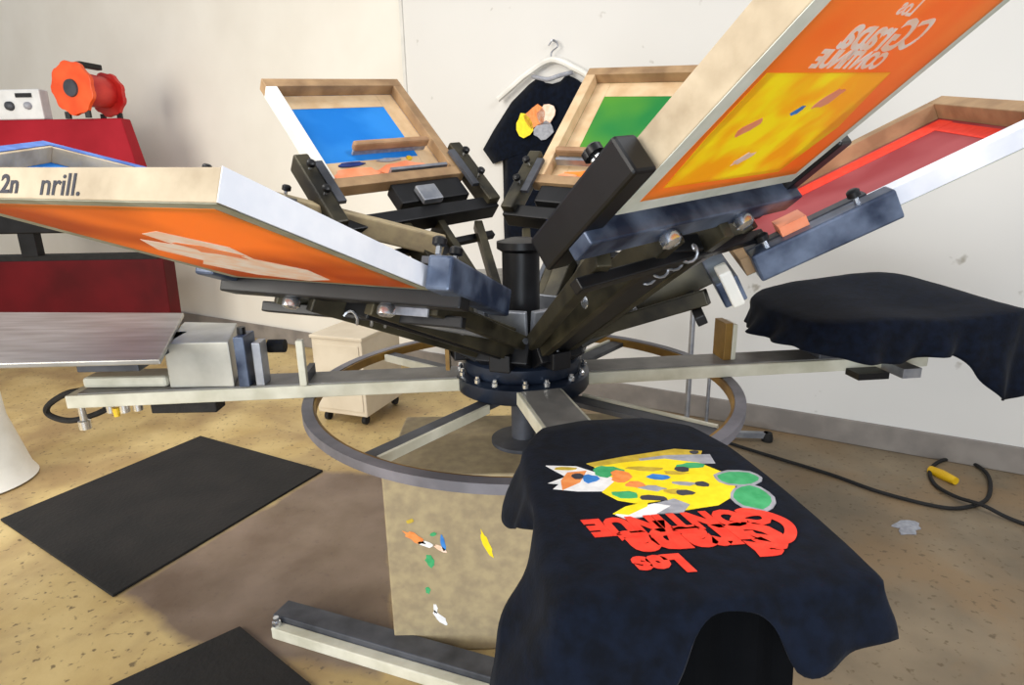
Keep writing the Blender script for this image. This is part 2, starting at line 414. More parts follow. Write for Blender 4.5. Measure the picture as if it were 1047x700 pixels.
# ------------------------------------------------------------------ T-shirt on the wall
def wl_(u, z, n=0):  # wall local
    b = V((-.03, 4.073, 0)); p = b+uW*u+nW*n; return (p.x, p.y, z)
ws = thing('hanging_shirt', wl_(.36, .9, .03), 'black T-shirt with a colourful print hanging on the wall behind the green screen', 'T-shirt')
L_ = [(0.27, 1.965), (.20, 1.93), (.08, 1.84), (-.06, 1.68), (-.14, 1.57), (-.07, 1.48), (0.0, 1.52), (.005, 1.3), (0, 1.1), (.005, .93)]
outl = L_+[(.72-x, z) for x, z in L_[::-1]]
outl += [(.41, 1.93), (.36, 1.92), (.31, 1.93)]
mb = MB(); n = len(outl); ff = []
cx, cz = .36, 1.6
rings = 5
for k in range(rings):
    s = 1-k/rings*.98
    for (x, z) in outl:
        X = cx+(x-cx)*s; Zz = cz+(z-cz)*s
        dpt = .02+.05*math.sqrt(max(0, 1-s))+.012*math.sin(X*22+Zz*4)*(0.3+(2-Zz)*.6)
        mb.add([wl_(X, Zz, dpt)], [])
for k in range(rings-1):
    for i in range(n): ff.append((k*n+i, k*n+(i+1) % n, (k+1)*n+(i+1) % n, (k+1)*n+i))
ff.append([(rings-1)*n+i for i in range(n)]); mb.add([], ff)
mb.f = ff
mb.build('shirt_body', 'cloth', ws, smooth=True, solid=.012)
MB().tube(smooth_path([wl_(.23, 1.972, .03), wl_(.29, 1.955, .075), wl_(.36, 1.94, .085), wl_(.43, 1.955, .075), wl_(.49, 1.972, .03)]), .012, 8).build('collar', 'pgrey', ws, smooth=True, label='grey collar rib')
for (x, z, rx, rz, mm) in ((.20, 1.69, .05, .07, 'pyellow'), (.27, 1.74, .07, .06, 'porange'), (.35, 1.75, .06, .05, 'pink'), (.33, 1.66, .06, .05, 'pgrey')):
    mb = MB(); bl = blob(x, z, rx, rz, .3, 12, .2, int(x*100))
    mb.add([wl_(a, b, .083) for a, b in bl]+[wl_(a, b, .088) for a, b in bl], [list(range(12)), list(range(12, 24))]+[(i, (i+1) % 12, 12+(i+1) % 12, 12+i) for i in range(12)])
    mb.build('print', mm, ws)
hg = thing('clothes_hanger', wl_(.36, 2.0, .03), 'white clothes hanger holding the black T-shirt on the wall', 'hanger')
MB().tube(smooth_path([wl_(.0, 1.86, .055), wl_(.10, 1.925, .05), wl_(.20, 1.985, .05), wl_(.36, 2.05, .04), wl_(.52, 1.985, .05), wl_(.62, 1.925, .05), wl_(.72, 1.86, .055)]), .018, 8).build('bar', 'plast', hg, smooth=True)
MB().tube(smooth_path([wl_(.36, 2.05, .04), wl_(.36, 2.09, .04), wl_(.40, 2.12, .04), wl_(.37, 2.155, .035), wl_(.335, 2.13, .03)]), .004, 8).build('hook', 'steel', hg, smooth=True)
nl = MB(); nl.tube([wl_(.37, 2.15, 0.0), wl_(.37, 2.15, .06)], .006, 8); tag(nl.build('wall_nail', 'steel'), 'small nail in the wall carrying the white clothes hanger', 'nail')

# ------------------------------------------------------------------ THE PRESS
press = thing('screen_printing_press', HUB, 'rotary screen printing press with pallet arms and tilted print heads around a central hub', 'printing press')
def R(r, az, z): a = math.radians(az); return V((HUB.x+r*math.cos(a), HUB.y+r*math.sin(a), z))
# pedestal
ped = MB().box((-.378, 1.57, .001), (.44, 2.01, .60)).build('pedestal_box', 'card', press, bevel=.006, label='tan speckled base box with paint smears')
for (x, z, rx, rz, ro, mm, nm_) in ((-.295, .40, .034, .012, -.6, 'porange', 'orange'), (-.262, .378, .022, .010, -.4, 'pwhite', 'white'), (-.22, .362, .02, .008, -.6, 'pink', 'pink'),
                               (-.253, .318, .013, .022, .3, 'pgreen', 'green'), (-.213, .382, .007, .028, .1, 'pblue', 'blue'),
                               (-.232, .118, .034, .011, -.9, 'pwhite', 'white'), (-.246, .155, .006, .018, .1, 'pwhite', 'white'), (-.085, .375, .009, .045, .35, 'pyellow', 'yellow'),
                               (-.305, .455, .012, .006, .4, 'polive', 'olive'), (-.24, .41, .010, .006, .4, 'pgreen', 'green'), (-.265, .22, .007, .012, 0, 'pgreen', 'green')):
    bl = blob(x, z, rx, rz, ro, seed=int(x*1000)); k = len(bl); mb = MB()
    mb.add([(a, 1.5698, b) for a, b in bl]+[(a, 1.569, b) for a, b in bl], [list(range(k)), list(range(k, 2*k))]+[(q, (q+1) % k, k+(q+1) % k, k+q) for q in range(k)])
    mb.build('paint_smear', mm, ped, label=nm_+' paint smear')
MB().lathe(HUB, [(.10, .601), (.10, .612), (.036, .618), (.036, .74), (.12, .765), (.12, .79)], 40).build('pedestal', 'darkbar', press, smooth=True)
# ring
mb = MB(); n = 96; vs = []; fs = []
for k in range(n):
    a = 360*k/n
    for r, z in ((.620, .774), (.65, .774), (.65, .799), (.620, .799)): vs.append(R(r, a, z))
for k in range(n):
    k2 = (k+1) % n
    for j in range(4): fs.append((k*4+j, k*4+(j+1) % 4, k2*4+(j+1) % 4, k2*4+j))
mb.add(vs, fs).build('ring', 'ringgrey', press, smooth=True)
mb = MB(); vs = []; fs = []
for k in range(n):
    a = 360*k/n
    for r, z in ((.612, .770), (.6195, .770), (.6195, .797), (.612, .797)): vs.append(R(r, a, z))
for k in range(n):
    k2 = (k+1) % n
    for j in range(4): fs.append((k*4+j, k*4+(j+1) % 4, k2*4+(j+1) % 4, k2*4+j))
mb.add(vs, fs).build('ring_liner', 'brass', press, smooth=True, label='ochre brown inner band of the ring')
for az in (232, 322, 52, 142):
    sp = MB().beam(R(.14, az, .778), R(.612, az, .778), .05, .016).build('spoke', 'darkbar', press, bevel=.002)
    b2 = MB(); a0 = R(.2, az, .78); a1 = R(.6, az, .78); sd = V((math.cos(math.radians(az+90)), math.sin(math.radians(az+90)), 0))*.03
    b2.beam(a0+sd, a1+sd, .010, .024).build('edge_strip', 'cream', sp)
# pallet hub disc + bolts
MB().lathe(V((HUB.x, HUB.y, .795)), [(.20, 0), (.205, .01), (.205, .045), (.19, .052), (.12, .055)], 48).build('hub_disc', 'disc', press, smooth=True)
MB().lathe(V((HUB.x, HUB.y, .85)), [(.175, 0), (.18, .008), (.18, .04), (.165, .05), (.09, .052)], 48).build('head_disc', 'disc', press, smooth=True)
for k in range(16):
    az = 200+k*22.5+(4 if k % 2 else 0)
    MB().lathe(R(.19, az, .845), [(.009, 0), (.009, .01), (.006, .013), (.006, .02)], 8).build('rim_bolt', 'chrome', press)
for k in range(8):
    MB().lathe(R(.15, 230+k*45, .90), [(.008, 0), (.008, .02), (.013, .022), (.013, .032)], 10).build('rim_bolt', 'chrome', press)
MB().lathe(V((HUB.x, HUB.y, .90)), [(.085, 0), (.085, .05), (.055, .06), (.055, .30), (.07, .31), (.07, .33), (.03, .34)], 28).build('center_post', 'black', press, smooth=True)

for az, zz, cc in ((252, .915, 'chrome'), (196, .93, 'chrome'), (300, .915, 'chrome')):
    lt = MB().beam(R(.12, az, .92), R(.215, az, .92), .06, .05).build('index_latch', 'black', press, bevel=.004)
    MB().lathe(R(.19, az, .945), [(.006, 0), (.006, .035), (.016, .036), (.019, .045), (.014, .058), (.004, .062)], 14).build('latch_knob', cc, lt, smooth=True)
MB().beam(R(.225, 190, .86), R(.225, 190, .97), .012, .05).build('latch_plate', 'brass', press)
MB().beam(R(.205, 178, .90), R(.205, 178, 1.0), .05, .05).build('motor_box', 'black', press, bevel=.004)
# pallet arms
def arm_local(az):
    a = math.radians(az); A = V((math.cos(a), math.sin(a), 0)); T = V((-A.y, A.x, 0))
    def f(x, y, z): p = V((HUB.x, HUB.y, 0))+A*x+T*y; return (p.x, p.y, z)
    return f
def pallet_arm(az, L=1.28, label=None):
    f = arm_local(az)
    a = MB(f).box((.17, -.065, .80), (L, .065, .838)).build('pallet_arm', 'cream', press, bevel=.003)
    MB(f).box((.2, -.055, .838), (L-.03, .055, .841)).build('top_plate', 'armtop', a)
    return a, f
# left (bare pallet)
a, f = pallet_arm(184.6, 1.30)
MB(f).box((.63, .052, .841), (.65, .074, .975)).build('stop_post', 'cream', a, bevel=.002)
MB(f).box((.632, -.05, .841), (.648, .05, .872)).build('stop_plate', 'darkbar', a)
MB().prism([(-.985, 1.665), (-.80, 1.665), (-.875, 1.90), (-1.06, 1.93)], .842, .9755).build('pallet_riser', mat('cast aluminium', '#a8a69c', '#c4c2b8', .5, .3, scale=8), a, bevel=.004)
MB().box((-1.24, 1.67, .842), (-.996, 1.76, .875)).build('riser_foot', 'cream', a, bevel=.01)
MB().box((-.785, 1.66, .842), (-.755, 1.74, .99)).build('clamp_plate', 'blue', a, bevel=.003)
MB().box((-.74, 1.67, .842), (-.715, 1.72, .97)).build('clamp_plate', 'steel', a, bevel=.003)
MB().lathe((-.735, 1.78, .93), [(.02, 0), (.02, .05)], 14, axis=(1, 0, 0)).build('clamp_knob', 'rubber', a)
MB().tube([(-.775, 1.70, .985), (-.775, 1.70, 1.01)], .012, 10).build('clamp_bolt', 'black', a)
pl_ = [(-.875, 1.456), (-1.095, 2.0), (-1.9, 2.08), (-1.9, 1.43)]
MB().prism(pl_, .976, .99).build('pallet', 'alu', a, bevel=.003, label='bare brushed aluminium pallet')
MB().prism([(-1.12, 1.50), (-.96, 1.50), (-.98, 1.80), (-1.14, 1.80)], .945, .9755).build('pallet_rib', 'darkbar', a, bevel=.003)
for x, r, h in ((-1.255, .016, .1), (-1.17, .012, .05), (-1.13, .014, .05), (-1.09, .013, .045)):
    MB().lathe((x, 1.668, .80-h+.02), [(r, 0), (r, .025), (r*.6, .028), (r*.6, h)], 12).build('arm_bolt', 'chrome', a, smooth=True)
MB().box((-1.05, 1.66, .765), (-.86, 1.72, .799)).build('arm_pad', 'rubber', a, bevel=.004)
MB().tube([(-1.15, 1.66, .76), (-1.15, 1.66, .785)], .008, 8).build('arm_valve', 'yellowp', a)
MB().tube(smooth_path([(-1.24, 1.70, .83), (-1.32, 1.71, .815), (-1.40, 1.73, .77), (-1.41, 1.74, .735), (-1.33, 1.72, .725), (-1.22, 1.71, .76), (-1.20, 1.70, .80)]), .009, 8).build('air_line', 'rubber', a, smooth=True)
# right (shirt)
a, f = pallet_arm(6.0, 1.30)
MB(f).box((.66, -.02, .841), (.675, .06, .955)).build('stop_post', 'cream', a, bevel=.002)
MB(f).box((.635, -.02, .841), (.6598, .06, .96)).build('stop_plate', 'brass', a, bevel=.002)
MB(f).box((.93, -.06, .842), (1.10, .06, .955)).build('pallet_riser', 'darkbar', a, bevel=.003)
fr_ = arm_local(8.5); MB(fr_).box((.86, -.22, .956), (1.47, .22, .972)).build('pallet', 'alu', a, bevel=.003)
MB(f).box((1.14, -.16, .80), (1.2, -.066, .83)).build('arm_clamp', 'steel', a)
MB(f).box((1.02, -.13, .79), (1.12, -.066, .81)).build('arm_lever', 'black', a)
# front (shirt)
fA = V((.0993, -.995, 0)); fT = V((.995, .0993, 0)); fO = V((.203, 1.146, 0))
def fl(x, y, z): p = fO+fT*x+fA*y; return (p.x, p.y, z)
a, f = pallet_arm(283, 1.02)
MB(fl).box((-.05, .05, .842), (.05, .25, .908)).build('pallet_riser', 'darkbar', a, bevel=.003)
MB(fl).prism([(-.19, .50), (.19, .50), (.185, .14), (.13, .02), (-.13, .02), (-.185, .14)], .909, .924).build('pallet', 'alu', a, bevel=.003)
# back
a, f = pallet_arm(97, 1.25)
MB(f).box((.75, -.06, .842), (.92, .06, .955)).build('pallet_riser', 'darkbar', a, bevel=.003)
MB(f).box((.70, -.19, .956), (1.2, .19, .972)).build('pallet', 'alu', a, bevel=.003)

# ------------------------------------------------------------------ print heads and screens
HD = {'orangeR': [-0.959, 0.687, 0.704, 1.372, 0.56, 0.78, 0.096, -0.057], 'orangeL': [4.389, 0.353, 0.622, 1.204, 0.487, 0.561, -0.02, -0.232],
      'blue': [2.368, 0.757, 0.497, 1.337, 0.549, 0.629, -0.105, -0.009], 'green': [0.94, 0.789, 0.438, 1.312, 0.529, 0.697, 0.098, 0.023],
      'red': [-0.209, 0.486, 0.555, 1.245, 0.511, 0.689, 0.158, 0.008], 'sixth': [3.311, 0.284, 0.642, 1.302, 0.519, 0.706, -0.12, 0.014]}
def basis(k):
    a, e, r0, z0, w, L, t, s = HD[k]
    A = V((math.cos(a), math.sin(a), 0)); T = V((-A.y, A.x, 0)); Zv = V((0, 0, 1))
    D = A*math.cos(e)+Zv*math.sin(e); Nn = -A*math.sin(e)+Zv*math.cos(e)
    T2 = T*math.cos(t)+Nn*math.sin(t); N2 = Nn*math.cos(t)-T*math.sin(t)
    P = HUB+A*r0+T*s+Zv*z0
    P = P-N2*{'blue': .042, 'green': .042, 'red': .040, 'sixth': .047}.get(k, 0)
    return (lambda x, y, z: tuple(P+T2*x+D*y+N2*z)), w, L, A, T, D, N2
def spring(mb, a, b, r, turns, wire):
    a = V(a); b = V(b); d = b-a; l = d.length; d.normalize(); u = d.cross(V((0, 0, 1))).normalized(); w = d.cross(u)
    n = turns*10; mb.tube([a+d*l*i/n+(u*math.cos(2*PI*i/10)+w*math.sin(2*PI*i/10))*r for i in range(n+1)], wire, 6)
def head(k, y0=-.12, y1=.30, cm='black', bar='blue', chan='olive'):
    F, w, L, A, T, D, N2 = basis(k)
    # shared pivot point near the hub
    hp = V((HUB.x, HUB.y, .93))+A*.12
    fc = V(F(0, -.06, -.02))
    arm = MB()
    for s in (-1, 1): arm.beam(hp+T*.045*s, fc+T*.075*s-(fc-hp).normalized()*.0, .028, .07)
    h = arm.build('print_head', chan, press, bevel=.003)
    MB().beam(hp-A*.02+V((0, 0, -.028)), hp+A*.06+V((0, 0, .02)), .15, .07).build('pivot_block', 'black', h, bevel=.004)
    MB(F).box((-w/2-.055, -.075, -.03), (w/2+.055, -.022, .035)).build('crossbar', bar, h, bevel=.004)
    MB(F).box((-w/2-.02, -.15, -.06), (w/2+.02, -.125, -.035)).build('lower_bar', 'black', h, bevel=.003)
    for s in (-1, 1):
        c = MB(F).box((s*(w/2+.008) if s > 0 else -(w/2+.06), y0, -.006), ((w/2+.06) if s > 0 else -(w/2+.008), y1, .062)).build('side_clamp', cm, h, bevel=.006)
        # inward lip holding the rail, flange and knobs
        MB(F).box((min(s*(w/2-.02), s*(w/2+.008)), .02, .05), (max(s*(w/2-.02), s*(w/2+.008)), y1-.04, .064)).build('clamp_lip', 'darkbar', h)
        for yy in (.06, y1-.07):
            MB().tube([F(s*(w/2+.034), yy, .06), F(s*(w/2+.034), yy, .075)], .006, 8).build('clamp_screw', 'chrome', h)
            MB().tube([F(s*(w/2+.034), yy, .075), F(s*(w/2+.034), yy, .078), F(s*(w/2+.034), yy, .09), F(s*(w/2+.034), yy, .094)], [.008, .014, .014, .009], 10).build('clamp_knob', 'black', h, smooth=True)
        MB().beam(V(F(s*(w/2-.04), -.10, -.02)), hp+T*.06*s+V((0, 0, .02)), .03, .04).build('brace', chan, h, bevel=.003)
        MB().lathe(F(s*.12, -.05, -.03), [(.016, 0), (.02, .006), (.02, .02), (.012, .026)], 12, axis=-N2).build('adjuster', 'chrome', h, smooth=True)
    dn = V((0, 0, -.012))
    MB().beam(hp+dn, hp+(fc-hp)*.93+dn, .10, .04).build('lift_channel', 'black', h, bevel=.004)
    MB().beam(hp+V((0, 0, .05))+A*.01, hp+(fc-hp)*.55+V((0, 0, .05)), .055, .05).build('spring_housing', 'olive', h, bevel=.004)
    for s in (-1, 1):
        MB().lathe(hp+(fc-hp)*.5+T*.062*s, [(.013, 0), (.016, .004), (.016, .012), (.008, .016)], 12, axis=T*s).build('pivot_bolt', 'chrome', h, smooth=True)
    m2 = MB(); spring(m2, hp+V((0, 0, .05))+T*.01, V(F(0, -.09, -.06)), .014, 14, .0032); m2.build('spring', 'steel', h, smooth=True)
    m3 = MB(); m3.tube([hp+T*.085+V((0, 0, .03)), V(F(.11, -.14, -.05))], .011, 8); m3.build('gas_strut', 'steel', h, smooth=True)
    m4 = MB(); m4.beam(hp+A*.0+V((0, 0, .02)), hp+A*.01+V((0, 0, .12)), .11, .02, up=A); m4.build('stop_bracket', 'steel', h, bevel=.003)
    return h
head('orangeR', -.14, .12)
head('orangeL', -.32, .05, cm='blue', bar='black')
hb = head('blue', -.06, .24, cm='olive', bar='black')
Fb = basis('blue')[0]
MB(Fb).box((-.24, .0, -.015), (.05, .092, .035)).build('cylinder_housing', 'black', hb, bevel=.006)
MB(Fb).box((-.10, -.02, .036), (-.02, .05, .06)).build('housing_bracket', 'steel', hb, bevel=.004)
hg_ = head('green', -.06, .22, cm='olive', bar='black')
MB(basis('green')[0]).box((-.05, .0, -.015), (.22, .078, .035)).build('cylinder_housing', 'black', hg_, bevel=.006)
hrd = head('red', .02, .33, cm='blue')
Fr_ = basis('red')[0]; wr_ = basis('red')[1]
MB(Fr_).box((-wr_/2-.075, -.06, -.03), (-wr_/2-.0, -.032, .06)).build('end_bracket', 'plast', hrd, bevel=.004, label='white end bracket')
head('sixth', -.45, .36, cm='card', bar='black')

def screen(k, label, fab, fname, rail_t=.045, rail_w=.04, frame='wood', side=None, border=None, yi=0):
    F, w, L, A, T, D, N2 = basis(k)
    t = thing('printing_screen', F(0, L/2, 0), label, 'screen frame', 'printing screens held in the press')
    W2 = w/2
    MB(F).box((-W2, L-rail_w, .001), (W2, L, rail_t)).build('end_rail', frame, t, bevel=.002)
    MB(F).box((-W2, yi, .001), (W2, yi+rail_w, rail_t)).build('end_rail', frame, t, bevel=.002)
    for s in (-1, 1):
        mm = (side or {}).get(s, frame)
        MB(F).box((min(s*W2, s*(W2-rail_w)), yi+rail_w, .001), (max(s*W2, s*(W2-rail_w)), L-rail_w, rail_t)).build('side_rail', mm, t, bevel=.002,
              label='side rail wrapped in white tape' if mm == 'white' else None)
    gk = MB(F); gw = rail_w-.004
    gk.box((-W2+.001, yi+.001, -.0006), (W2-.001, yi+gw, .0006)); gk.box((-W2+.001, L-gw, -.0006), (W2-.001, L-.001, .0006))
    gk.box((-W2+.001, yi+gw, -.0006), (-W2+gw, L-gw, .0006)); gk.box((W2-gw, yi+gw, -.0006), (W2-.001, L-gw, .0006))
    gk.build('tape_border', 'railgrey' if border is None else border, t)
    return t, F, w, L
def sheet(F, t, name, m, x0, x1, y0, y1, z0, z1, label=None):
    return MB(F).box((x0, y0, z0), (x1, y1, z1)).build(name, m, t, label=label)
def poly(F, t, name, m, pts, z0, z1, label=None):
    return MB(F).prism(pts, z0, z1).build(name, m, t, label=label)
def squeegee(F, x0, x1, y, z, label, wood='wooddark', blade='pgrey', grp=None):
    t = thing('squeegee', F((x0+x1)/2, y, z), label, 'squeegee', 'squeegees resting in the screens')
    MB(F).box((x0, y-.012, z+.02), (x1, y+.012, z+.055)).build('handle', wood, t, bevel=.008)
    MB(F).box((x0+.004, y-.004, z), (x1-.004, y+.004, z+.02)).build('blade', blade, t)

# big orange, right
t, F, w, L = screen('orangeR', 'large tilted screen with orange mesh and yellow stencil, raised towards the upper right corner', F_OR, 'mesh', .06, .045)
mo = MB(F); xa, xb, ya, yb = -w/2+.035, w/2-.03, .03, L-.04
for x0, x1, y0, y1 in ((xa, xb, ya, .062), (xa, xb, .291, yb), (xa, -.213, .062, .291), (.14, xb, .062, .291)): mo.box((x0, y0, -.0012), (x1, y1, -.0007))
mo.build('mesh', F_OR, t, label='orange mesh')
poly(F, t, 'stencil', F_YE, [(-.215, .06), (.15, .05), (.185, .17), (.14, .295), (-.235, .292), (-.232, .18)], -.0018, -.0013, 'translucent yellow stencil area')
for (x, y, rx, ry, mm, nm_) in ((-.055, .112, .022, .012, 'pink', 'pale pink'), (-.042, .219, .014, .008, 'pblue', 'blue'), (-.14, .19, .028, .014, 'inksalmon', 'salmon'), (.02, .245, .03, .016, 'inksalmon', 'salmon')):
    poly(F, t, 'ink_spot', mm, blob(x, y, rx, ry, .5, seed=int(rx*1000)), -.0024, -.0019, nm_+' ink spot')
def design_text(F, t, cx, ytop, sc, m, z0, z1, name):
    """three curly lines, first letter on the +x side (mirrored on a screen, upside down for the viewer on the shirt)"""
    mb = MB(F)
    for txt, size, dy, dx, off in (('Los', .55, 0, .0, .012), ('Grapa', 1.15, -.85, .06, .03), ('CONTINUE', .62, -1.35, -.04, .03)):
        vs, fs = text_mesh(txt, size*sc, .25, off*sc)
        mb.add([(cx+dx*sc-x, ytop+dy*sc+y, z0) for x, y, _ in vs], fs)
    # long swash of the capital
    pts = smooth_path([(cx+1.25*sc, ytop-.15*sc, 0), (cx+1.75*sc, ytop-.05*sc, 0), (cx+2.0*sc, ytop-.45*sc, 0), (cx+1.75*sc, ytop-.75*sc, 0), (cx+1.3*sc, ytop-.6*sc, 0)], 5)
    for i in range(len(pts)-1):
        a, b = pts[i], pts[i+1]; d = (b-a).normalized(); q = V((-d.y, d.x, 0))*sc*.07
        mb.add([(a-q).to_tuple()[:2]+(z0,), (b-q).to_tuple()[:2]+(z0,), (b+q).to_tuple()[:2]+(z0,), (a+q).to_tuple()[:2]+(z0,)], [(0, 1, 2, 3)])
    o = mb.build(name, m, t, solid=abs(z1-z0))
    return o
design_text(F, t, -.035, .392, .066, F_PK, -.0018, -.0013, 'lettering')

# orange, left front, seen from underneath
t, F, w, L = screen('orangeL', 'nearest screen at left with white tape side, written end board and orange brown mesh underneath', F_ORL, 'mesh', .042, .035, side={1: 'white'}, border=mat('grey green tape', '#7f7d68', '#9a9884', .5, scale=20))
sheet(F, t, 'mesh', F_ORL, -w/2+.03, w/2-.022, .02, L-.02, -.0012, -.0007, 'orange brown mesh')
poly(F, t, 'stencil', F_PK, [(-.12, .07), (-.02, .03), (.05, .06), (.07, .16), (.02, .24), (.05, .33), (.0, .42), (-.05, .40), (-.06, .33), (-.10, .36), (-.15, .28), (-.13, .2), (-.17, .16)], -.0018, -.0013, 'pale ghost image in the mesh')
poly(F, t, 'ink_spot', 'inkorange', blob(-.02, .30, .03, .05, .5, seed=3, j=.4), -.0024, -.0019, 'orange ink smear')
vs, fs = text_mesh('nrill.', .040, 0, .0003)
mb = MB(F); mb.add([(.0+x, L+.0006, y+.006) for x, y, _ in vs], fs); mb.build('handwriting', 'marker', t, solid=.0006)
vs, fs = text_mesh('2n', .034, 0, .0008)
mb = MB(F); mb.add([(-.09+x, L+.0006, y+.008) for x, y, _ in vs], fs); mb.build('handwriting', 'marker', t, solid=.0006)
MB(F).box((w/2+.0002, .0, .0012), (w/2+.0016, L+.0005, .0425)).build('side_tape', 'white', t, label='white tape over the full side')
squeegee(F, .08, .20, -.095, -.045, 'salmon squeegee end showing above the blue grey clamp by the hub', 'inksalmon')

# blue screen
t, F, w, L = screen('blue', 'screen with bright blue mesh, second from the left behind the hub', F_BL, 'mesh', .045, .04, 'wood2', side={1: 'plast'}, yi=.095)
sheet(F, t, 'mesh', F_BL, -w/2+.03, w/2-.03, .12, L-.03, -.0012, .0012, 'bright blue mesh')
for a in ((-w/2+.041, -.165, .141, L-.041), (.215, w/2-.041, .141, L-.041), (-.164, .214, .52, L-.041), (-.164, .214, .141, .245)):
    sheet(F, t, 'tape_strip', 'tape', a[0], a[1], a[2], a[3], .0014, .0024, 'tan masking tape')
for (x, y, rx, ry, mm, nm_) in ((.12, .18, .09, .028, 'inksalmon', 'salmon'), (.12, .228, .05, .010, 'inkblue', 'navy'), (-.03, .235, .05, .008, 'pgrey', 'grey'), (-.07, .185, .10, .034, 'inksalmon', 'salmon'), (-.12, .235, .012, .01, 'yellowp', 'yellow')):
    poly(F, t, 'ink', mm, blob(x, y, rx, ry, 0, seed=int(abs(x)*1000), j=.15), .0026, .008, nm_+' ink')
squeegee(F, -.21, .10, .275, .006, 'brown squeegee lying across the lower end of the blue screen')
tag(MB(F).box((-.22, .141, .012), (.02, .153, .05)).build('flood_bar', 'steel'), 'grey metal flood bar lying in the blue screen below the brown squeegee', 'flood bar')

# green screen
t, F, w, L = screen('green', 'screen with green mesh behind the raised orange one', F_GR, 'mesh', .045, .04, 'wood2', side={1: 'tape'}, yi=.08)
sheet(F, t, 'mesh', F_GR, -w/2+.03, w/2-.03, .10, L-.03, -.0012, .0012, 'green mesh')
for a in ((-w/2+.041, -.19, .121, L-.041), (.165, w/2-.041, .121, L-.041), (-.189, .164, .58, L-.041), (-.189, .164, .121, .21)):
    sheet(F, t, 'tape_strip', 'tape', a[0], a[1], a[2], a[3], .0014, .0024, 'tan masking tape')
poly(F, t, 'ink', 'inkorange', blob(.05, .155, .12, .03, 0, seed=8, j=.15), .0026, .008, 'orange ink')
poly(F, t, 'ink', 'inksalmon', blob(.15, .145, .04, .015, 0, seed=9, j=.15), .009, .014, 'salmon ink')
squeegee(F, -.05, .22, .235, .01, 'brown squeegee lying across the lower end of the green screen')
tag(MB(F).box((-.08, .195, .016), (.21, .207, .045)).build('flood_bar', 'steel'), 'grey metal flood bar lying in the green screen beside its squeegee', 'flood bar')

# red screen
t, F, w, L = screen('red', 'screen with dusty red mesh at right above the draped black shirt', F_RD, 'mesh', .045, .04, 'wood2', side={-1: 'white'})
sheet(F, t, 'mesh', F_RD, -w/2+.03, w/2-.03, .03, L-.03, -.0012, .0012, 'dusty red mesh')
sheet(F, t, 'tape_strip', 'pred', .13, .20, .05, L-.045, .0014, .0024, 'bright red margin')
sheet(F, t, 'tape_strip', 'pred', -.2, .129, L-.09, L-.05, .0014, .0024, 'bright red margin')
squeegee(F, -.20, .16, .05, .03, 'brown squeegee lying at the hub end of the red screen', 'wooddark')
tag(MB(F).box((-.285, .10, .05), (-.22, .16, .085)).build('tape_roll_block', 'inksalmon'), 'small salmon block standing on the clamp of the red screen', 'block')

# sixth screen with blue tape
t, F, w, L = screen('sixth', 'screen with blue taped edges at far left, mostly hidden behind the nearest screen', F_OR, 'mesh', .045, .04)
sheet(F, t, 'mesh', F_BL, -w/2+.03, w/2-.03, .03, L-.03, -.0012, .0012)
sheet(F, t, 'tape_strip', 'bluetape', -w/2-.002, w/2+.002, L-.03, L+.002, .0455, .0475, 'blue tape')
sheet(F, t, 'tape_strip', 'bluetape', -w/2-.002, -w/2+.03, .3, L-.0305, .0455, .0475, 'blue tape')
sheet(F, t, 'tape_strip', 'bluetape', -w/2-.003, w/2+.002, L+.0005, L+.002, .012, .045, 'blue tape')

